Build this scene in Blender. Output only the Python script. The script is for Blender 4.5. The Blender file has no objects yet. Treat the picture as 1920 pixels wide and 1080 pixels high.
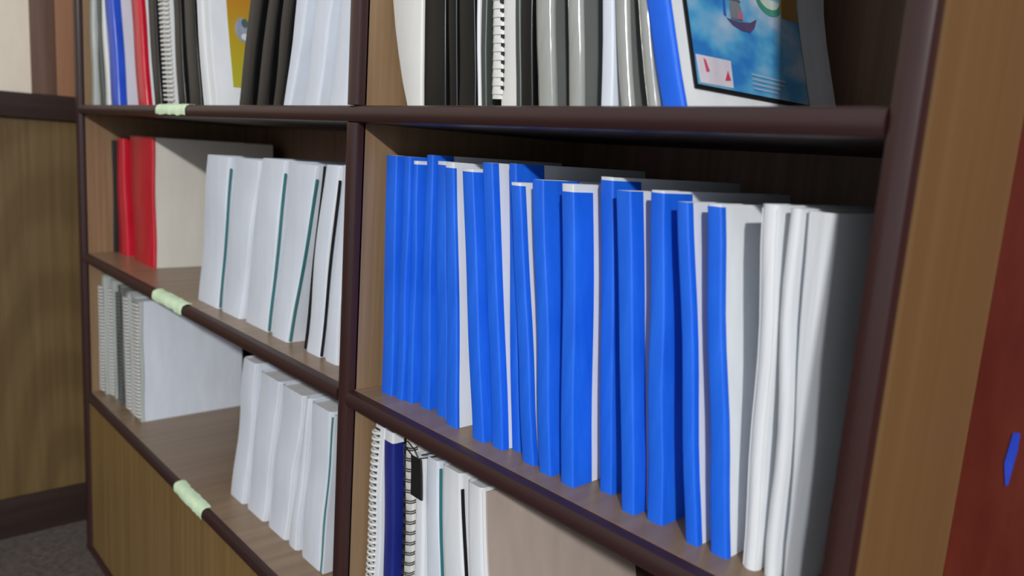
import bpy, bmesh, math, random
from mathutils import Matrix, Vector
random.seed(7)
S = bpy.context.scene
C = S.collection

# ------------------------------------------------------------------ camera
cam_data = bpy.data.cameras.new('camera')
cam = bpy.data.objects.new('camera', cam_data); C.objects.link(cam)
F0 = 1.13                                   # height of the upper shelf above the floor
yaw, pitch, roll = 0.82486, -0.17096, -0.06996
fw = Vector((-math.sin(yaw)*math.cos(pitch), math.cos(yaw)*math.cos(pitch), math.sin(pitch)))
r0 = Vector((math.cos(yaw), math.sin(yaw), 0)); d0 = fw.cross(r0)
cr, sr = math.cos(roll), math.sin(roll)
rt = cr*r0 + sr*d0; dn = -sr*r0 + cr*d0
M = Matrix((rt, -dn, -fw)).transposed().to_4x4()
M.translation = Vector((2.0585, -0.4882, F0 - 0.0440))
cam.matrix_world = M
cam_data.sensor_width = 36.0
cam_data.lens = 1449.06/1920*36
cam_data.clip_start = 0.01
cam_data.dof.use_dof = True
cam_data.dof.focus_distance = 0.85
cam_data.dof.aperture_fstop = 5.0
S.camera = cam

# ------------------------------------------------------------------ world, lamp, exposure
w = bpy.data.worlds.new('room_air'); S.world = w; w.use_nodes = True
bg = w.node_tree.nodes['Background']
bg.inputs['Color'].default_value = (0.88, 0.93, 1.0, 1)
bg.inputs['Strength'].default_value = 0.72
ld = bpy.data.lights.new('tube_lamp', 'AREA'); ld.shape = 'RECTANGLE'
ld.size = 0.20; ld.size_y = 0.12; ld.energy = 165; ld.color = (1.0, 0.99, 0.97)
lo = bpy.data.objects.new('tube_lamp', ld); C.objects.link(lo)
lo.location = (4.85, -3.0, F0 + 1.78)
lo.rotation_euler = (Vector((1.1, 0.1, F0-0.25)) - lo.location).to_track_quat('-Z', 'Y').to_euler()
S.view_settings.view_transform = 'Standard'; S.view_settings.look = 'None'
S.view_settings.gamma = 1.0; S.view_settings.use_curve_mapping = False
S.view_settings.exposure = 0.06

# ------------------------------------------------------------------ materials
def srgb(c):
    return tuple(((v/255)/12.92 if v/255 <= .04045 else ((v/255+.055)/1.055)**2.4) for v in c) + (1,)
def base(name, col, rough=.6, spec=.5, coat=0.0):
    m = bpy.data.materials.new(name); m.use_nodes = True
    b = m.node_tree.nodes['Principled BSDF']
    b.inputs['Base Color'].default_value = srgb(col)
    b.inputs['Roughness'].default_value = rough
    b.inputs['Specular IOR Level'].default_value = spec
    b.inputs['Coat Weight'].default_value = coat
    b.inputs['Coat Roughness'].default_value = .12
    return m, m.node_tree, b
def coords(nt, scale, kind='Object', rot=(0,0,0)):
    t = nt.nodes.new('ShaderNodeTexCoord'); mp = nt.nodes.new('ShaderNodeMapping')
    mp.inputs['Scale'].default_value = scale; mp.inputs['Rotation'].default_value = rot
    nt.links.new(t.outputs[kind], mp.inputs['Vector']); return mp.outputs['Vector']
def noise(nt, vec, scale=5, detail=4, rough=.55):
    n = nt.nodes.new('ShaderNodeTexNoise'); n.inputs['Scale'].default_value = scale
    n.inputs['Detail'].default_value = detail; n.inputs['Roughness'].default_value = rough
    nt.links.new(vec, n.inputs['Vector']); return n.outputs['Fac']
def ramp(nt, fac, stops):
    r = nt.nodes.new('ShaderNodeValToRGB'); e = r.color_ramp.elements
    while len(e) < len(stops): e.new(.5)
    for i, (p, c) in enumerate(stops):
        e[i].position = p; e[i].color = srgb(c)
    nt.links.new(fac, r.inputs['Fac']); return r.outputs['Color']
def bump(nt, b, fac, strength=.2, dist=.002):
    n = nt.nodes.new('ShaderNodeBump'); n.inputs['Strength'].default_value = strength
    n.inputs['Distance'].default_value = dist
    nt.links.new(fac, n.inputs['Height']); nt.links.new(n.outputs['Normal'], b.inputs['Normal'])
def sheet(name, col, rough=.6, spec=.4, var=8, coat=0.0, crease=.25):
    """paper, tape, cloth: faint tone change and soft vertical creases"""
    m, nt, b = base(name, col, rough, spec, coat)
    f = noise(nt, coords(nt, (40, 40, 9)), 1.0, 3)
    lo_, hi = [max(0, c-var) for c in col], [min(255, c+var) for c in col]
    nt.links.new(ramp(nt, f, [(.3, lo_), (.7, hi)]), b.inputs['Base Color'])
    if crease: bump(nt, b, noise(nt, coords(nt, (90, 60, 12)), 1.0, 2), crease, .0015)
    return m
def wood(name, c1, c2, rough=.4, along='z', scale=1.0, coat=.0, cathedral=False):
    m, nt, b = base(name, c1, rough, .45, coat)
    sc = {'z': (70, 70, 2.2), 'x': (2.2, 70, 70), 'y': (70, 2.2, 70)}[along]
    f = noise(nt, coords(nt, tuple(s*scale for s in sc)), 1.0, 6, .6)
    mid = [(p+q)//2 for p, q in zip(c1, c2)]
    col = ramp(nt, f, [(.28, c1), (.5, mid), (.72, c2)])
    if cathedral:
        wv = nt.nodes.new('ShaderNodeTexWave'); wv.wave_type = 'RINGS'; wv.rings_direction = 'X'
        wv.inputs['Scale'].default_value = 1.1; wv.inputs['Distortion'].default_value = 3.5
        wv.inputs['Detail'].default_value = 2
        nt.links.new(coords(nt, (1, 4.5, 1.3)), wv.inputs['Vector'])
        mx = nt.nodes.new('ShaderNodeMix'); mx.data_type = 'RGBA'; mx.blend_type = 'MULTIPLY'
        mx.inputs['Factor'].default_value = .3
        nt.links.new(col, mx.inputs['A'])
        nt.links.new(ramp(nt, wv.outputs['Fac'], [(.2, (175, 160, 140)), (.8, (255, 255, 255))]), mx.inputs['B'])
        col = mx.outputs['Result']
    nt.links.new(col, b.inputs['Base Color'])
    bump(nt, b, f, .08, .001)
    return m

PLY   = wood('plywood_tan', (124, 100, 74), (152, 124, 94), .38)
PLYO  = wood('plywood_outer', (112, 82, 48), (122, 91, 55), .55)
PLYL  = wood('plywood_low', (112, 88, 50), (134, 106, 64), .42)
PANEL = wood('wall_panelling', (98, 78, 48), (118, 96, 60), .45, cathedral=True)
LAM   = wood('shelf_laminate', (122, 100, 78), (148, 124, 98), .34, 'y', .6)
UNDER = wood('dark_stained_wood', (44, 30, 26), (60, 42, 34), .5)
BACK  = wood('back_board', (104, 78, 62), (128, 100, 80), .5)
LIP   = wood('dark_edging', (44, 24, 24), (60, 36, 34), .42, 'x', .5)
LIPV  = wood('dark_edging_upright', (44, 24, 24), (62, 38, 36), .3, 'z', .5)
RAIL  = wood('dark_rail', (44, 33, 29), (58, 44, 38), .45, 'y')
BROWN = wood('brown_post', (96, 72, 60), (116, 90, 76), .5)
ORANGE= wood('orange_post', (140, 98, 70), (158, 114, 84), .4)
CREAM = sheet('cream_paint', (226, 214, 196), .7, .3, 4, crease=0)
REDW  = sheet('red_brown_paint', (92, 28, 14), .5, .4, 8, crease=.1)
def floor_mat():
    m, nt, b = base('grey_floor', (92, 84, 80), .55, .3)
    f = noise(nt, coords(nt, (1, 1, 1)), 60, 8, .7)
    nt.links.new(ramp(nt, f, [(.3, (70, 63, 58)), (.7, (112, 102, 98))]), b.inputs['Base Color']); return m
FLOOR = floor_mat()
WHITE = sheet('white_cover', (222, 226, 230), .5, .4, 5)
WHITE2= sheet('white_cover_warm', (222, 222, 218), .42, .4, 4)
COOL  = sheet('bluish_white_cover', (214, 221, 232), .5, .4, 5)
LILAC = sheet('lilac_cover', (205, 203, 216), .5, .4, 4)
IVORY = sheet('ivory_board', (214, 210, 200), .4, .4, 4, crease=.1)
BEIGE = sheet('beige_board', (186, 170, 160), .6, .3, 5, crease=.1)
PAGES = sheet('page_edges', (230, 231, 232), .75, .2, 4, crease=.1)
BLUE  = sheet('blue_tape', (24, 102, 228), .5, .35, 9, crease=.45)
BLUE2 = sheet('blue_gloss_tape', (30, 78, 200), .3, .5, 8)
NAVY  = sheet('navy_tape', (26, 38, 122), .45, .4, 6)
RED   = sheet('red_gloss_tape', (196, 22, 44), .25, .4, 8, coat=.15, crease=.3)
BLACK = sheet('black_gloss_tape', (15, 15, 16), .33, .22, 4, coat=.06, crease=.2)
DARKG = sheet('dark_green_grey_cover', (58, 66, 62), .35, .5, 5)
GREYC = sheet('grey_cover', (98, 102, 100), .45, .4, 5, crease=.15)
def rumple():
    m, nt, b = base('rumpled_white_cover', (220, 224, 228), .5, .35)
    bump(nt, b, noise(nt, coords(nt, (70, 14, 6)), 1.0, 2, .5), .55, .006); return m
RUMP  = rumple()
SILVER= sheet('clear_plastic_bar', (150, 153, 149), .13, .6, 10, coat=.8, crease=.8)
CLEARG= sheet('clear_grey_film', (172, 178, 174), .18, .5, 8, coat=.6, crease=.5)
TEAL  = sheet('teal_card', (60, 124, 128), .5, .3, 5, crease=0)
BLKC  = sheet('black_card', (28, 28, 30), .5, .3, 3, crease=0)
WIRE  = base('black_wire', (30, 30, 32), .35, .5)[0]
COMB  = base('white_plastic_comb', (214, 214, 210), .3, .5)[0]
HOLE_SHADE  = base('hole_shadow_dark', (52, 52, 52), .8, .2)[0]  # comb's punched holes, and painted ring shadow on the white notebook
CLIP  = base('black_clip_steel', (26, 26, 27), .35, .5)[0]
STEEL = base('clip_wire', (90, 92, 94), .25, .6)[0]; STEEL.node_tree.nodes['Principled BSDF'].inputs['Metallic'].default_value = 1
GREEN = sheet('pale_green_tape', (218, 242, 204), .5, .4, 10, crease=.8)
SCRAP = sheet('blue_scrap', (36, 66, 190), .5, .3, 12, crease=.3)

# ------------------------------------------------------------------ object helpers
def obj(name, bm, m, parent=None, smooth=False):
    me = bpy.data.meshes.new(name)
    bmesh.ops.recalc_face_normals(bm, faces=bm.faces)
    bm.to_mesh(me); bm.free(); me.materials.append(m)
    if smooth:
        for p in me.polygons: p.use_smooth = True
        me.set_sharp_from_angle(angle=math.radians(38))
    o = bpy.data.objects.new(name, me); C.objects.link(o); o.parent = parent
    return o
def thing(name, label, cat, loc, group=None):
    o = bpy.data.objects.new(name, None); C.objects.link(o); o.location = loc
    o.empty_display_size = .05
    o['label'] = label; o['category'] = cat
    if group: o['group'] = group
    return o
def box(bm, x0, x1, y0, y1, z0, z1, bev=0):
    vs = [bm.verts.new((x, y, z)) for x in (x0, x1) for y in (y0, y1) for z in (z0, z1)]
    fs = [bm.faces.new([vs[i] for i in q]) for q in ((0,1,3,2),(4,6,7,5),(0,4,5,1),(2,3,7,6),(0,2,6,4),(1,5,7,3))]
    if bev:
        ed = list({e for f in fs for e in f.edges})
        bmesh.ops.bevel(bm, geom=ed, offset=bev, segments=2, affect='EDGES', profile=.6)
    return bm
def boxo(name, m, parent, *a, bev=0):
    return obj(name, box(bmesh.new(), *a, bev=bev), m, parent, smooth=bool(bev))
def loft(bm, rings, closed=True, cap=True):
    L = [[bm.verts.new(p) for p in r] for r in rings]
    n = len(L[0])
    for a, b in zip(L, L[1:]):
        for i in range(n if closed else n-1):
            j = (i+1) % n
            bm.faces.new((a[i], a[j], b[j], b[i]))
    return L
def tube(bm, pts, r, n=6, closed=False):
    P = [Vector(p) for p in pts]; rings = []
    for i, p in enumerate(P):
        if closed: t = P[(i+1) % len(P)] - P[i-1]
        else: t = P[min(i+1, len(P)-1)] - P[max(i-1, 0)]
        t.normalize(); a = t.orthogonal().normalized() if i == 0 else (a0 - t*a0.dot(t)).normalized()
        a0 = a; b = t.cross(a)
        rings.append([p + r*(math.cos(2*math.pi*k/n)*a + math.sin(2*math.pi*k/n)*b) for k in range(n)])
    if closed: rings.append(rings[0])
    L = loft(bm, rings)
    if not closed:
        bm.faces.new(L[0][::-1]); bm.faces.new(L[-1])
    else: bmesh.ops.remove_doubles(bm, verts=bm.verts, dist=1e-6)
    return bm

# ------------------------------------------------------------------ room
def struct(name, m, *a, parent=None, bev=0):
    o = boxo(name, m, parent, *a, bev=bev)
    if parent is None: o['kind'] = 'structure'
    return o
struct('floor', FLOOR, -3, 6, -5, 1.6, -.05, 0)
struct('wall_left', PANEL, -.26, -.20, -3.2, .60, 0, F0)
struct('wall_left_upper', CREAM, -.26, -.20, -3.2, .60, F0, 2.7)
struct('baseboard_left', RAIL, -.20, -.188, -3.2, .60, 0, .108, bev=.003)
struct('trim_1', RAIL, -.20, -.182, -3.2, .60, F0-.038, F0+.022, bev=.004)
struct('trim_2', BROWN, -.20, -.190, -.060, -.006, F0+.022, 2.6, bev=.002)
struct('trim_3', ORANGE, -.20, -.186, -.006, .60, F0+.022, 2.6, bev=.002)
struct('wall_back', REDW, 1.8776, 4.6, .1775, .26, 0, 2.7)

# ------------------------------------------------------------------ bookcase
ZS = [F0, F0-.35, F0-.701]                    # tops of the three shelves in view
X0, XD0, XD1, X1, X2 = -.022, 1.2205, 1.2435, 1.8545, 1.8765
DEP = .40
bc = thing('bookcase', 'tall dark-edged wooden bookcase with two columns of open shelves full of reports', 'bookcase', (0, 0, 0))
def edging(parent, m, p0, p1, half, axis):
    """rounded dark strip on the front edge of a board; p0,p1 run along x or z"""
    bm = bmesh.new(); rings = []
    prof = [(-half, .010), (-half, .0005), (-half*.86, -.0028), (-half*.45, -.0050), (0, -.0056),
            (half*.45, -.0050), (half*.86, -.0028), (half, .0005), (half, .010)]
    for q in (p0, p1):
        rings.append([(q[0]+(c if axis == 'z' else 0), y, q[2]+(c if axis == 'x' else 0)) for c, y in prof])
    L = loft(bm, rings)
    for r in L: bm.faces.new(r)
    return obj('edging', bm, m, parent, smooth=True)
def board(name, m, x0, x1, z0, z1, lip=True):
    o = boxo(name, m, bc, x0, x1, .008, DEP, z0, z1)
    if lip: edging(o, LIP, (x0, 0, (z0+z1)/2), (x1, 0, (z0+z1)/2), (z1-z0)/2, 'x')
    return o
def shelf(x0, x1, z):
    o = board('shelf', UNDER, x0, x1, z-.020, z)
    boxo('laminate_top', LAM, o, x0, x1, .008, DEP, z, z+.0008)
    return o
def upright(name, m, x0, x1, z0, z1, half=None):
    o = boxo(name, m, bc, x0, x1, .008, DEP, z0, z1)
    edging(o, LIPV, ((x0+x1)/2, 0, z0), ((x0+x1)/2, 0, z1), half or (x1-x0)/2, 'z')
    return o
TOP = F0+.470
upright('side_panel', PLY, X0-.008, 0.0, 0.012, TOP)
sp = upright('side_panel', UNDER, X1, X2-.002, 0.012, TOP)
boxo('outer_face', PLYO, sp, X2-.002, X2+.001, .006, .1785, .012, TOP)
upright('divider', PLY, XD0, XD1, F0+.0008, TOP-.022)
upright('divider', PLY, XD0, XD1, .10, F0-.020)
shelf(0.0, X1, ZS[0])
for z in ZS[1:]:
    shelf(0.0, XD0, z); shelf(XD1, X1, z)
board('top_board', UNDER, 0.0, X1, TOP-.022, TOP)
boxo('back_panel', BACK, bc, 0, X1, DEP-.006, DEP, .012, TOP)
boxo('lower_panel', PLYL, bc, .0005, XD0-.0005, .004, .022, .014, ZS[2]-.021)
boxo('lower_panel', PLYL, bc, XD1+.0005, X1-.0005, .004, .022, .014, ZS[2]-.021)
board('base_rail', LIP, X0-.006, X2-.002, 0.0, .012)

# ------------------------------------------------------------------ books
LVL = 11
class Shape:
    """front outline of a bound report: left and right edge over the height, in local coordinates"""
    def __init__(s, xb, xt, h, Y, bend, wav, seed):
        s.x0 = (xb[0]+xb[1])/2
        s.b = (xb[0]-s.x0, xb[1]-s.x0); s.t = (xt[0]-s.x0, xt[1]-s.x0)
        s.h = h; s.bend = bend; s.wav = wav
        rnd = random.Random(seed); s.p = [rnd.uniform(0, 6.28) for _ in range(4)]; s.q = rnd.uniform(7, 13)
    def x(s, side, u):
        v = s.b[side] + (s.t[side]-s.b[side])*u*(1-s.bend[side]*u/2)
        return v + s.wav*math.sin(s.q*u+s.p[0])*min(1, u*6)
    def y(s, u):
        return s.wav*1.1*math.sin(s.q*.8*u+s.p[1])
def plan(xl, xr, y0, dl, dr, t, rad, off):
    """closed plan outline of a U shaped cover of thickness t, pushed outward by off"""
    def half(o):
        l, r, f = xl-o, xr+o, y0-o
        rr = min(rad+o, (r-l)*.45) if rad+o > 0 else .0002
        rr = max(rr, .0002)
        k = (0, .3, .6, 1)
        pts = [(l, y0+dl)]
        for a in k: pts.append((l+rr-rr*math.cos(a*math.pi/2), f+rr-rr*math.sin(a*math.pi/2)))
        for a in k: pts.append((r-rr+rr*math.sin(a*math.pi/2), f+rr-rr*math.cos(a*math.pi/2)))
        pts.append((r, y0+dr)); return pts
    return half(off), half(off-t)
def wrap(name, m, parent, sh, dl, dr, t, rad, off, u0, u1, dz=0):
    bm = bmesh.new(); rings = []; n = 0
    for i in range(LVL):
        u = u0+(u1-u0)*i/(LVL-1)
        o, q = plan(sh.x(0, u), sh.x(1, u), sh.y(u), dl, dr, t, rad, off)
        rings.append([(x, y, u*sh.h) for x, y in o] + [(x, y, u*sh.h) for x, y in reversed(q)]); n = len(o)
    L = loft(bm, rings)
    for r in (L[0], L[-1]):
        for i in range(n-1):
            bm.faces.new((r[i], r[i+1], r[2*n-2-i], r[2*n-1-i]))
    return obj(name, bm, m, parent, smooth=True)
def block(name, m, parent, sh, ins, y0, y1, u0, u1):
    bm = bmesh.new(); rings = []
    for i in range(LVL):
        u = u0+(u1-u0)*i/(LVL-1); a, b = sh.x(0, u)+ins, sh.x(1, u)-ins
        if b-a < .001: c = (a+b)/2; a, b = c-.0005, c+.0005
        rings.append([(a, y0+sh.y(u), u*sh.h), (b, y0+sh.y(u), u*sh.h), (b, y1, u*sh.h), (a, y1, u*sh.h)])
    L = loft(bm, rings); bm.faces.new(L[0][::-1]); bm.faces.new(L[-1])
    return obj(name, bm, m, parent)
def side_sheet(name, m, parent, sh, off, y0, y1, u0, u1, t=.0008, side=1):
    """thin sheet lying on the left or right cover"""
    bm = bmesh.new(); rings = []; sg = 1 if side else -1
    for i in range(LVL):
        u = u0+(u1-u0)*i/(LVL-1); x = sh.x(side, u)+sg*off
        rings.append([(x, y0, u*sh.h), (x+sg*t, y0, u*sh.h), (x+sg*t, y1, u*sh.h), (x, y1, u*sh.h)])
    L = loft(bm, rings); bm.faces.new(L[0][::-1]); bm.faces.new(L[-1])
    return obj(name, bm, m, parent)
NB = [0]
def book(label, xb, xt, z, h, Y, d=.21, cover=None, tape=None, tl=.03, tr=.03, top=0, bot=0, bend=(0, 0), wav=.0008,
         rad=.0022, group=None, name='bound_report', cat='report', tname='spine_tape', toff=.0006, tthick=.0005):
    NB[0] += 1
    cover = cover or WHITE
    sh = Shape(xb, xt, h, Y, bend, wav, NB[0])
    e = thing(name, label, cat, (sh.x0, Y, z), group)
    wrap('cover', cover, e, sh, d, d, .0009, rad, 0, 0, 1)
    block('page_block', PAGES, e, sh, .0011, .0016, d-.004, .004, 1-.003/h)
    if tape:
        wrap(tname, tape, e, sh, tl, tr, tthick, rad, toff, bot/h, 1-top/h)
    return e, sh
ZR = [z+.0008 for z in ZS]

# --- right column, middle shelf: blue-taped reports
G1 = 'blue taped reports on the middle right shelf'
# (bottom x pair, top x pair, height, Y, tape depth to the right, white above tape, label)
BL = [
 ((1.2657,1.2873),(1.2548,1.2755),.294,.034,.040,0,  'blue-taped report nearest the divider, first of the blue row'),
 ((1.2959,1.3085),(1.2910,1.3020),.294,.035,.040,0,  'slim blue-taped report, second from the divider in the blue row'),
 ((1.3123,1.3240),(1.3045,1.3125),.290,.039,.030,.004,'narrow blue-taped report third from the divider, white page tops showing'),
 ((1.3367,1.3535),(1.3257,1.3365),.298,.042,.030,0,  'fourth blue-taped report from the divider, slightly taller than its neighbours'),
 ((1.3705,1.3880),(1.3441,1.3600),.292,.043,.030,.004,'fifth blue-taped report from the divider, slim, leaning left'),
 ((1.4020,1.4200),(1.3740,1.3885),.292,.033,.004,.006,'sixth blue-taped report from the divider, first white cover strip on its right'),
 ((1.4514,1.4690),(1.4071,1.4240),.287,.030,.040,.003,'blue-taped report just right of the first white cover strip, leaning left'),
 ((1.4799,1.4960),(1.4354,1.4500),.295,.034,.009,0,  'blue-taped report with a white wedge narrowing downward on its right'),
 ((1.4990,1.5099),(1.4638,1.4735),.296,.045,.040,0,  'tall slim blue-taped report behind the shorter one with a white rim'),
 ((1.5283,1.5440),(1.4820,1.4955),.278,.033,.007,.003,'short blue-taped report with white rim, leaning on the taller slim one'),
 ((1.5563,1.5715),(1.5162,1.5310),.283,.030,.050,0,  'blue-taped report with white paper showing under its foot, left of the broad one'),
 ((1.5865,1.6020),(1.5558,1.5707),.282,.030,.026,.007,'broad blue-taped report with a wide white page top and long white strip'),
 ((1.6195,1.6330),(1.5861,1.6005),.291,.049,.040,.003,'tall blue-taped report set back, right of the long white strip, white peak on top'),
 ((1.6585,1.6720),(1.6181,1.6340),.281,.034,.017,0,  'fifth blue-taped report from the right end, in front of the tall set-back one'),
 ((1.6834,1.6989),(1.6527,1.6660),.284,.038,.040,.002,'third blue-taped report from the right end of the blue row, wide at its foot'),
 ((1.7277,1.7385),(1.6839,1.6945),.277,.033,.007,0,  'second blue-taped report from the right end, thin white strip beside it'),
 ((1.7504,1.7645),(1.7093,1.7215),.278,.036,.006,.002,'last blue-taped report on the right, with a wide white front cover showing'),
]
BL[13] = BL[13][:6] + ('fourth blue-taped report from the right end, in front of the tall set-back one',)
for xb, xt, h, Y, tr, wt, lab in BL:
    book(lab, xb, xt, ZR[1], h, Y, cover=WHITE, tape=BLUE, tl=.03, tr=tr, top=wt, group=G1, wav=.0006, rad=.0016)
G2 = 'white soft reports at the right end of the middle right shelf'
for xb, xt, h, lab, Y, rad in [
  ((1.7766,1.7895),(1.7562,1.7705),.282,'white soft-covered report right of the last blue one, rounded top',.038,.006),
  ((1.7943,1.8045),(1.7759,1.7845),.281,'middle one of the three white soft reports at the right end of the blue row',.040,.005),
  ((1.8080,1.8215),(1.7875,1.8100),.280,'white soft report at the right end, its grey shaded cover facing the dark side panel',.046,.0025)]:
    book(lab, xb, xt, ZR[1], h, Y, cover=RUMP, group=G2, wav=.0014, rad=rad)

# --- left column, middle shelf
e, s = book('thin dark-edged report against the left side panel, middle left shelf', (.003,.011), (.002,.009), ZR[1], .272, .066, cover=BLKC)
book('red-taped glossy report on the middle left shelf, left one of the red pair', (.0135,.0800), (.0115,.0560), ZR[1], .278, .074, d=.22, cover=RED, tape=RED, rad=.004, group='red glossy reports on the middle left shelf')
e, s = book('red-taped glossy report with a large ivory cover facing out, middle left shelf', (.1300,.2680), (.1050,.2640), ZR[1], .287, .076, d=.277, cover=IVORY, tape=RED, tl=.02, tr=.003, rad=.006, group='red glossy reports on the middle left shelf')
G3 = 'white unmarked reports leaning on the middle left shelf'
ML = [((.6291,.7260),(.6737,.7740),.268,'leftmost white report of the leaning group on the middle left shelf', TEAL),
      ((.7400,.8180),(.7900,.8850),.268,'second white report of the leaning middle left group, right of the teal line', None),
      ((.8340,.9220),(.8930,.9750),.273,'third white report of the leaning middle left group, pale teal edge on its right', TEAL),
      ((.9400,.9950),(.9880,1.0740),.271,'fourth white report of the leaning middle left group, blue-green edge curving to its foot', TEAL),
      ((1.0478,1.0920),(1.0914,1.1310),.274,'white report with a black edge, second from the divider on the middle left shelf', BLKC),
      ((1.1034,1.1400),(1.1400,1.1650),.276,'white report beside the divider with a black line to its left, middle left shelf', None)]
for xb, xt, h, lab, em in ML:
    e, s = book(lab, xb, xt, ZR[1], h, .040, cover=COOL, group=G3, wav=.0015, rad=.006)
    if em: side_sheet('edge_card', em, e, s, .0004, .0008, .0035, .01, .93, t=.0030)
    if lab.startswith('white report with a black'):
        side_sheet('edge_card', BLKC, e, s, .0004, .001, .205, .01, .99, t=.004, side=0)

# --- left column, lower shelf
def rings_stuff(parent, sh, n, pitch, r, m, z0):
    bm = bmesh.new()
    for k in range(n):
        z = z0+k*pitch; u = z/sh.h; xc = (sh.x(0, u)+sh.x(1, u))/2
        hw = (sh.x(1, u)-sh.x(0, u))/2*.9
        pts = [(xc+hw*math.cos(a*math.pi/5), -.001-r*math.sin(a*math.pi/5), z) for a in range(0, 6)]
        tube(bm, pts, .0026, 4)
    o = obj('wire_binding', bm, m, parent); o['kind'] = 'stuff'; return o
G4 = 'wire-bound clear-covered reports on the lower left shelf'
SPR = [((.006,.040),(.010,.040),.296,.032,.21,'wire-bound grey report touching the left side panel, lower left shelf'),
       ((.052,.086),(.048,.080),.292,.042,.21,'second wire-bound report from the left side panel, lower left shelf'),
       ((.1152,.150),(.1066,.138),.287,.044,.21,'third wire-bound report from the left side panel, lower left shelf'),
       ((.1814,.212),(.1642,.194),.281,.044,.21,'fourth wire-bound report from the left side panel, lower left shelf'),
       ((.2365,.2790),(.2193,.2740),.278,.044,.232,'wire-bound report with a large white cover facing out, lower left shelf')]
for i, (xb, xt, h, Y, d, lab) in enumerate(SPR):
    e, s = book(lab, xb, xt, ZR[2], h, Y, d=d, cover=[CLEARG, CLEARG, GREYC, CLEARG, COOL][i], tape=[None, None, None, CLEARG, CLEARG][i],
                tl=.01, tr=.006, group=G4, rad=.004)
    rings_stuff(e, s, 32, .0083, .006, [COMB, COMB, GREYC, COMB, COMB][i], .012)
G5 = 'white reports leaning on the lower left shelf'
for xb, xt, h, lab, em in [
  ((.7321,.7900),(.7850,.8380),.275,'leftmost white report of the leaning group on the lower left shelf',None),
  ((.8029,.8720),(.8490,.9230),.266,'second white report of the leaning lower left group',None),
  ((.8865,.9520),(.9346,1.0080),.266,'third white report of the leaning lower left group',None),
  ((.9629,.9930),(1.0150,1.0280),.268,'thin white report, fourth of the leaning lower left group',None),
  ((1.0079,1.0700),(1.0345,1.0950),.266,'thick white report with a teal edge beside the divider, lower left shelf',TEAL)]:
    e, s = book(lab, xb, xt, ZR[2], h, .062, cover=COOL, group=G5, wav=.0015, rad=.007)
    if em:
        side_sheet('edge_card', em, e, s, .0004, .0008, .0040, .01, .97, t=.005)
        side_sheet('back_sheet', COOL, e, s, .0056, .001, .205, .005, .99, t=.005)

# --- left column, upper shelf
def upl(*a, **k): return book(*a, **k)
upl('thin grey-covered report against the left side panel, upper left shelf', (.008,.040), (.006,.030), ZR[0], .297, .022, cover=CLEARG, rad=.004)
upl('thin dark green-grey report left of the blue one, upper left shelf', (.048,.078), (.028,.044), ZR[0], .297, .030, cover=DARKG)
upl('thin off-white booklet slanting against the blue report, upper left shelf', (.086,.112), (.052,.064), ZR[0], .297, .033, cover=WHITE2, bend=(.3, .3))
upl('blue-taped report with a lilac cover, upper left shelf', (.1227,.1750), (.0720,.1250), ZR[0], .297, .035, cover=LILAC, tape=BLUE2, tr=.019, rad=.005)
upl('red-taped report between the lilac cover and the black one, upper left shelf', (.3113,.3650), (.2503,.3020), ZR[0], .297, .035, cover=WHITE, tape=RED, tr=.012, rad=.005)
upl('black report right of the red one, upper left shelf', (.4144,.4500), (.3560,.4000), ZR[0], .297, .035, cover=BLACK, rad=.003)
e, s = upl('white comb-bound report between black ones, upper left shelf', (.4845,.5300), (.4410,.4850), ZR[0], .297, .035, cover=WHITE2, rad=.012)
rings_stuff(e, s, 34, .0083, .008, COMB, .012)
upl('black glossy report right of the white comb binding, upper left shelf', (.5449,.5800), (.5006,.5330), ZR[0], .297, .035, cover=BLACK, rad=.003)
upl('black glossy report left of the white cover with the yellow print, upper left shelf', (.6020,.6550), (.5560,.5980), ZR[0], .297, .035, cover=BLACK, rad=.003)
e, s = upl('white report with a yellow printed front cover and round emblem, upper left shelf', (.6658,.7069), (.6075,.6402), ZR[0], .297, .035, cover=WHITE, rad=.012)
def yellow_mat():
    m, nt, b = base('yellow_print', (200, 180, 40), .4, .4)
    sp = nt.nodes.new('ShaderNodeSeparateXYZ'); nt.links.new(coords(nt, (1, 1, 4.0)), sp.inputs[0])
    nt.links.new(ramp(nt, sp.outputs['Z'], [(.2, (184, 178, 52)), (.55, (190, 156, 44)), (.8, (192, 130, 46))]), b.inputs['Base Color']); return m
yp = side_sheet('yellow_print', yellow_mat(), e, s, .0002, .040, .195, .125, .93, t=.0004)
bm = bmesh.new()
def disc(bm, sh, yc, zc, ry, rz, off, t, n=20):
    R = []
    for o in (off, off+t):
        R.append([(sh.x(1, (zc+rz*math.sin(a*2*math.pi/n))/sh.h)+o, yc+ry*math.cos(a*2*math.pi/n), zc+rz*math.sin(a*2*math.pi/n)) for a in range(n)])
    L = loft(bm, R); bm.faces.new(L[0][::-1]); bm.faces.new(L[1])
disc(bm, s, .066, .138, .014, .021, .0007, .0004); obj('round_emblem', bm, sheet('emblem_grey', (150, 158, 176), .4, .4, 20, crease=0), e)
bm = bmesh.new(); disc(bm, s, .070, .150, .006, .008, .0012, .0003, 14); obj('emblem_centre', bm, sheet('emblem_green', (70, 104, 104), .4, .4, 12, crease=0), e)
bm = bmesh.new(); disc(bm, s, .070, .126, .008, .006, .0012, .0003, 14); obj('emblem_base', bm, WHITE, e)
GK = 'black reports leaning right on the upper left shelf'
upl('black glossy report leaning right beside the yellow-printed cover, upper left shelf', (.8146,.8600), (.8924,.9350), ZR[0], .297, .035, cover=BLACK, rad=.003, group=GK)
upl('middle one of the three black reports leaning right, upper left shelf', (.8826,.9200), (.9546,.9850), ZR[0], .297, .035, cover=BLACK, rad=.003, group=GK)
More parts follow.
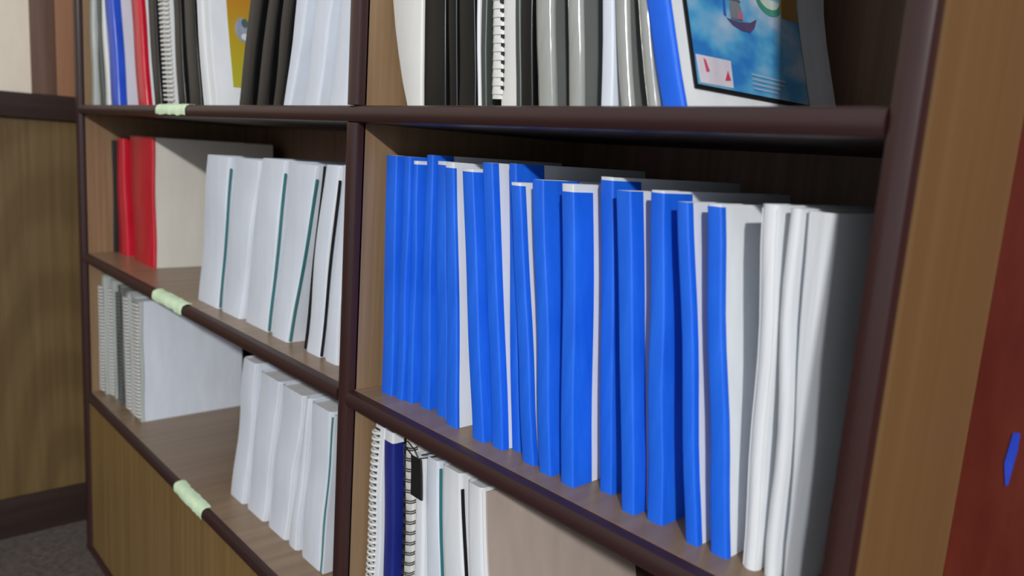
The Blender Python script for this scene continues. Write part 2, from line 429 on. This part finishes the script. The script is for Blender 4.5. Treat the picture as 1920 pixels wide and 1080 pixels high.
upl('black report leaning right beside the white ones, upper left shelf', (.9384,.9680), (1.000,1.0380), ZR[0], .297, .035, cover=BLACK, rad=.003, group=GK)
GW = 'white curved reports beside the divider on the upper left shelf'
upl('white curved report right of the black leaning ones, upper left shelf', (.9735,.9960), (1.0440,1.0850), ZR[0], .297, .035, cover=COOL, rad=.004, group=GW, bend=(-.15, -.1))
upl('middle white curved report between two grey gaps, upper left shelf', (1.0342,1.0760), (1.1060,1.1480), ZR[0], .297, .035, cover=COOL, rad=.004, group=GW, bend=(-.15, -.1))
upl('white curved report against the divider, upper left shelf', (1.1064,1.1530), (1.1620,1.2080), ZR[0], .297, .035, cover=COOL, rad=.004, group=GW)

# --- right column, upper shelf
def upr(lab, xb, xt, c=0, **k):
    return book(lab, xb, xt, ZR[0], k.pop('h', .297), k.pop('Y', .032), bend=k.pop('bend', (c, c)), **k)
upr('white loose-leaf report bulging to the left beside the divider, upper right shelf', (1.2956,1.3245), (1.1616,1.3020), bend=(1.3, 0), cover=WHITE2, rad=.003)
upr('broad black glossy report right of the bulging white one, upper right shelf', (1.3284,1.3690), (1.3050,1.3400), cover=BLACK, rad=.003)
upr('narrow black report between two broad black ones, upper right shelf', (1.3738,1.3880), (1.3446,1.3615), cover=BLACK, rad=.003)
upr('broad black report left of the thin white booklet, upper right shelf', (1.3915,1.4200), (1.3650,1.3870), cover=BLACK, rad=.003)
upr('thin white booklet between the black report and the dark slim one, upper right shelf', (1.4240,1.4285), (1.3910,1.3970), cover=WHITE)
upr('dark slim report left of the white comb binding, upper right shelf', (1.4300,1.4380), (1.4010,1.4110), cover=GREYC if False else DARKG)
e, s = upr('white comb-bound report with dark punched holes, upper right shelf', (1.4545,1.4790), (1.4290,1.4490), cover=WHITE2, rad=.002, Y=.036)
# comb: white tube with separate rings, and punched holes in the cover edge
bm = bmesh.new(); Lr = []
for i in range(LVL):
    u = .03+.94*i/(LVL-1); xc = s.x(0, u)-.0042
    Lr.append([(xc+.0072*math.cos(a*math.pi/4), .004+.0058*math.sin(a*math.pi/4)-.002, u*s.h) for a in range(8)])
L = loft(bm, Lr); bm.faces.new(L[0][::-1]); bm.faces.new(L[-1]); obj('comb_spine', bm, COMB, e, smooth=True)
rm = None
for k in range(33):
    z = .016+k*.0083; u = z/s.h; xc = s.x(0, u)-.0035
    if rm is None:
        bm = bmesh.new()
        Rg = []
        for zz in (-.0024, .0024):
            Rg.append([(.0085*math.cos(a)*1.0, .004+.0085*math.sin(a)*.75, zz) for a in [math.radians(t) for t in range(150, 366, 24)]] +
                      [(.0073*math.cos(a)*1.0, .004+.0073*math.sin(a)*.72, zz) for a in [math.radians(t) for t in range(342, 126, -24)]])
        L = loft(bm, Rg); bm.faces.new(L[0][::-1]); bm.faces.new(L[1])
        o = obj('comb_ring', bm, COMB, e, smooth=True); rm = o
    else:
        o = rm.copy(); C.objects.link(o)
    o.location = (xc, -.002, z)
bm = bmesh.new()
for k in range(33):
    z = .0160+k*.0083+.0040; u = z/s.h; x = s.x(0, u)
    box(bm, x+.0006, x+.0052, -.0016+s.y(u), .001+s.y(u), z-.0022, z+.0018)
o = obj('hole_and_ring_shadow', bm, HOLE_SHADE, e); o['kind'] = 'stuff'
upr('narrow dark report right of the white comb binding, upper right shelf', (1.4812,1.4890), (1.4529,1.4600), cover=DARKG, rad=.003)
upr('black report left of the first clear plastic binding bar, upper right shelf', (1.4913,1.5070), (1.4603,1.4754), cover=BLACK, rad=.003)
kb = dict(tname='binding_bar', toff=.0014, tthick=.0012)
upr('grey report with a wide shiny clear binding bar, upper right shelf', (1.5125,1.5325), (1.4770,1.4976), cover=GREYC, tape=SILVER, tl=.004, tr=.004, rad=.006, **kb)
upr('grey report with a shiny bar, second of the clear-barred reports, upper right shelf', (1.5540,1.5690), (1.5190,1.5330), cover=GREYC, tape=SILVER, tl=.004, tr=.004, rad=.005, **kb)
upr('slim bluish white booklet between grey reports, upper right shelf', (1.5935,1.6070), (1.5625,1.5720), cover=COOL)
upr('grey report with a shiny bar leaning left beside the bluish white booklet, upper right shelf', (1.6171,1.6280), (1.5450,1.5570), c=1.0, cover=GREYC, tape=SILVER, tl=.004, tr=.004, rad=.004, **kb)
upr('white slim report with a glossy spine left of the blue one, upper right shelf', (1.6450,1.6550), (1.5600,1.5700), c=1.0, cover=WHITE, tape=SILVER, tl=.003, tr=.003, rad=.004, **kb)
e, s = upr('blue-taped report with a seascape picture on its white front cover, upper right shelf', (1.6590,1.6814), (1.5530,1.5755), c=1.0, cover=WHITE, tape=BLUE, tl=.02, tr=.003, d=.272, rad=.004)
# picture on the cover: local y from the spine, z above the shelf
def pic_mat():
    m, nt, b = base('seascape_print', (70, 150, 205), .3, .45)
    f = noise(nt, coords(nt, (1, 15, 26), rot=(.6, 0, 0)), 1.0, 3, .45)
    sea = ramp(nt, f, [(.34, (48, 124, 200)), (.46, (84, 166, 214)), (.56, (140, 182, 216)), (.68, (196, 204, 222))])
    nt.links.new(sea, b.inputs['Base Color']); return m
PIC = pic_mat()
fr = side_sheet('picture_frame', BLKC, e, s, .0003, .019, .211, .062, .86, t=.0016)
side_sheet('picture', PIC, e, s, .0021, .023, .209, .074, .85, t=.0004)
def patch(name, m, pts, off=.0027, t=.0003):
    bm = bmesh.new(); R = []
    for o in (off, off+t): R.append([(s.x(1, z/s.h)+o, y, z) for y, z in pts])
    L = loft(bm, R); bm.faces.new(L[0][::-1]); bm.faces.new(L[1])
    return obj(name, bm, m, e)
def flat(n, c): return sheet(n, c, .4, .4, 10, crease=0)
patch('white_card_print', flat('card_print', (214, 208, 220)), [(.024,.046),(.076,.047),(.075,.024),(.026,.0235)])
patch('red_mark_print', flat('red_print', (196, 70, 100)), [(.034,.044),(.037,.043),(.041,.034),(.036,.033)], .0031)
patch('red_mark_print', flat('red_print', (196, 70, 100)), [(.069,.038),(.072,.030),(.063,.029)], .0031)
patch('boat_print', flat('boat_purple', (84, 74, 112)), [(.079,.084),(.088,.079),(.101,.0765),(.116,.077),(.124,.082),(.130,.091),(.118,.086),(.100,.084)])
patch('figure_print', flat('figure_grey', (120, 124, 134)), [(.086,.085),(.104,.0855),(.104,.097),(.098,.106),(.090,.106),(.086,.097)], .0031)
patch('figure_red_print', flat('figure_red', (190, 96, 126)), [(.098,.086),(.105,.086),(.105,.093),(.100,.093)], .0035)
patch('hat_print', flat('hat_dark', (84, 96, 104)), [(.086,.101),(.104,.101),(.095,.110)], .0035)
patch('mast_print', flat('mast_blue', (60, 104, 190)), [(.075,.086),(.079,.085),(.080,.112),(.077,.112)])
for k in range(4):
    patch('text_line_print', flat('text_grey', (150, 178, 206)), [(.108,.0405-k*.004),(.168-k*.006,.040-k*.004),(.168-k*.006,.0382-k*.004),(.108,.0387-k*.004)], .0030)
patch('green_ring_print', flat('ring_green', (70, 150, 130)), [(.132+.024*(1-math.cos(a)), .112-.014*math.sin(a)) for a in [i*math.pi/10 for i in range(11)]] )
patch('green_ring_centre', flat('ring_pale', (200, 214, 204)), [(.138+.018*(1-math.cos(a)), .113-.009*math.sin(a)) for a in [i*math.pi/10 for i in range(11)]], .0031)
patch('ochre_corner_print', flat('ochre', (170, 130, 70)), [(.176,.100),(.208,.100),(.208,.140),(.176,.140)])

# --- right column, lower shelf (tops just in view)
def wire_rings(e, sh, z0, n, pitch, rx, ry, cx, wire, double, m=None):
    first = None
    for k in range(n):
        z = z0+k*pitch; u = min(1, z/sh.h)
        if first is None:
            bm = bmesh.new()
            for dz in ((-.0014, .0014) if double else (-.0007, .0007)):
                tube(bm, [(rx*math.cos(a), ry*math.sin(a), dz) for a in [2*math.pi*i/12 for i in range(12)]], wire, 5, closed=True)
            first = o = obj('wire_ring', bm, m or WIRE, e, smooth=True)
        else:
            o = first.copy(); C.objects.link(o)
        o.location = (sh.x(0, u)+cx, .001, z)
e, s = book('white wire-bound notebook beside the divider, lower right shelf', (1.2550,1.2780), (1.2560,1.2770), ZR[2], .306, .032, cover=WHITE, name='wire_bound_notebook', cat='notebook', rad=.001)
wire_rings(e, s, .014, 35, .0083, (.0075), .0062, .0050, .0011, False, COMB)
bm = bmesh.new()  # dark dashes in the ring gaps: shadow under the white rings, put in as colour
for k in range(35):
    z = .014+k*.0083+.0041; x = s.x(0, min(1, z/s.h)); y = s.y(min(1, z/s.h))
    box(bm, x+.0012, x+.0110, y-.0006, y+.0008, z-.0013, z+.0013)
o = obj('hole_and_ring_shadow', bm, HOLE_SHADE, e); o['kind'] = 'stuff'
e, s = book('navy-taped report between the two wire-bound notebooks, lower right shelf', (1.2912,1.3120), (1.2760,1.2960), ZR[2], .305, .034, cover=WHITE, tape=NAVY, tl=.02, tr=.016, top=.014, rad=.003)
side_sheet('edge_card', BLKC, e, s, .0012, .015, .2, .01, .97, t=.0012)
e, s = book('wire-bound notebook with large black rings left of the clipped papers, lower right shelf', (1.3270,1.3440), (1.3160,1.3310), ZR[2], .307, .040, cover=WHITE2, name='wire_bound_notebook', cat='notebook', rad=.001)
wire_rings(e, s, .012, 22, .0135, .0085, .0080, .0085, .0008, True)
GP = 'white papers leaning left on the lower right shelf'
eD, sD = book('white papers held by a black binder clip, lower right shelf', (1.3520,1.3720), (1.3330,1.3500), ZR[2], .292, .040, cover=WHITE, group=GP, bend=(.2, .2), rad=.004)
e, s = book('white papers with a teal edge right of the clipped papers, lower right shelf', (1.3800,1.4180), (1.3500,1.3700), ZR[2], .296, .041, cover=COOL, group=GP, bend=(.4, .4), rad=.004)
side_sheet('edge_card', TEAL, e, s, .0004, .0008, .004, .01, .97, t=.002)
e, s = book('broad white papers with a black line on the right, lower right shelf', (1.4260,1.4730), (1.3760,1.4080), ZR[2], .295, .041, cover=WHITE, group=GP, bend=(.4, .4), rad=.005)
side_sheet('edge_card', BLKC, e, s, .0004, .0008, .005, .01, .94, t=.0012)
e, s = book('white curved papers with a large beige back board facing out, lower right shelf', (1.4800,1.5150), (1.4150,1.4400), ZR[2], .292, .041, d=.255, cover=WHITE, group=GP, bend=(.5, .5), rad=.006)
side_sheet('back_board', BEIGE, e, s, .0004, .006, .255, 0.0, .985, t=.0024)
# binder clip on the clipped papers
def xw(u, side): return sD.x0 + sD.x(side, u)
cz = ZR[2]
cl = thing('binder_clip', 'black binder clip holding the white papers on the lower right shelf', 'clip', (1.345, .035, cz+.262))
bm = bmesh.new()
for sgn, off in ((1, 0), (-1, 0)): pass
Rg = []
for zz, hw in ((.029, .010), (.012, .0105), (-.004, .011), (-.020, .0115)):
    cx = -.001 if zz > .02 else .0012*(.029-zz)/.016
    Rg.append([(cx-hw+.003, -.0030, zz), (cx+hw+.002, -.0030, zz), (cx+hw+.002, -.0008, zz), (cx-hw+.003, -.0008, zz)])
L = loft(bm, Rg); bm.faces.new(L[0][::-1]); bm.faces.new(L[-1]); obj('clip_body', bm, CLIP, cl)
bm = bmesh.new()
tube(bm, [(-.008, -.0015, .029), (-.018, -.004, .036), (-.022, -.004, .041), (-.016, -.003, .044), (-.004, -.002, .038), (.004, -.0015, .030)], .0008, 5)
obj('clip_handle', bm, STEEL, cl, smooth=True)
bm = bmesh.new()
tube(bm, [(.006, -.001, .029), (.020, .010, .034), (.034, .022, .040), (.030, .024, .042), (.004, .004, .032)], .0008, 5)
obj('clip_handle', bm, STEEL, cl, smooth=True)

# ------------------------------------------------------------------ tape on the shelf edges
def edge_tape(label, x0, x1, z, seed, tail=0):
    rnd = random.Random(seed)
    prof = [(.012, .0016), (.006, .0018), (.001, .0016), (-.0042, -.0012), (-.0066, -.006), (-.0070, -.011), (-.0064, -.0165)]
    e = thing('edge_tape', label, 'tape', ((x0+x1)/2, 0, z), 'pale green tape on the shelf edges')
    bm = bmesh.new(); n = 15; rings = []
    for i in range(n):
        x = (x0+(x1-x0)*i/(n-1)); wob = .0009*math.sin(i*1.7+seed)+rnd.uniform(-.0004, .0006)
        end = rnd.uniform(-.0015, .0015)
        out = [(x-(x0+x1)/2+rnd.uniform(-.001, .001), y-abs(wob)*(.6 if j > 2 else 0)+(end if j in (0,) else 0), zz+(abs(wob) if j < 4 else 0)+(end*.8 if j == 6 else 0)) for j, (y, zz) in enumerate(prof)]
        inn = [(p[0], p[1]+.0004, p[2]-.0004) for p in reversed(out)]
        rings.append(out+inn)
    L = loft(bm, rings); bm.faces.new(L[0][::-1]); bm.faces.new(L[-1])
    obj('tape_strip', bm, GREEN, e, smooth=True)
    if tail:
        bm = bmesh.new()
        R = []
        for i in range(5):
            y = .012+i*.012*tail; hw = .012*(1-i/6)
            R.append([(-.04+i*.006-hw, y, .0016), (-.04+i*.006+hw, y, .0016), (-.04+i*.006+hw, y, .0020), (-.04+i*.006-hw, y, .0020)])
        L = loft(bm, R); bm.faces.new(L[0][::-1]); bm.faces.new(L[-1])
    if tail: obj('loose_end', bm, GREEN, e)
edge_tape('pale green tape on the upper shelf edge in front of the black reports', .549, .696, ZS[0], 1)
edge_tape('crumpled pale green tape on the edge of the middle left shelf', .520, .676, ZS[1], 2)
edge_tape('pale green tape on the edge of the lower left shelf', .632, .770, ZS[2], 3)
# blue scrap on the red wall
sc = bmesh.new()
P = [(-.001, .021), (.0035, .022), (.0040, .008), (.0020, -.020), (.0005, -.022), (-.0032, -.004)]
L = loft(sc, [[(x, 0, z) for x, z in P], [(x*.9, -.0012, z*.95) for x, z in P]])
sc.faces.new(L[0][::-1]); sc.faces.new(L[1])
o = obj('tape_scrap', sc, SCRAP); o.location = (1.9085, .1773, F0-.246)
o['label'] = 'small blue scrap stuck on the red-brown wall at the right edge'; o['category'] = 'scrap'
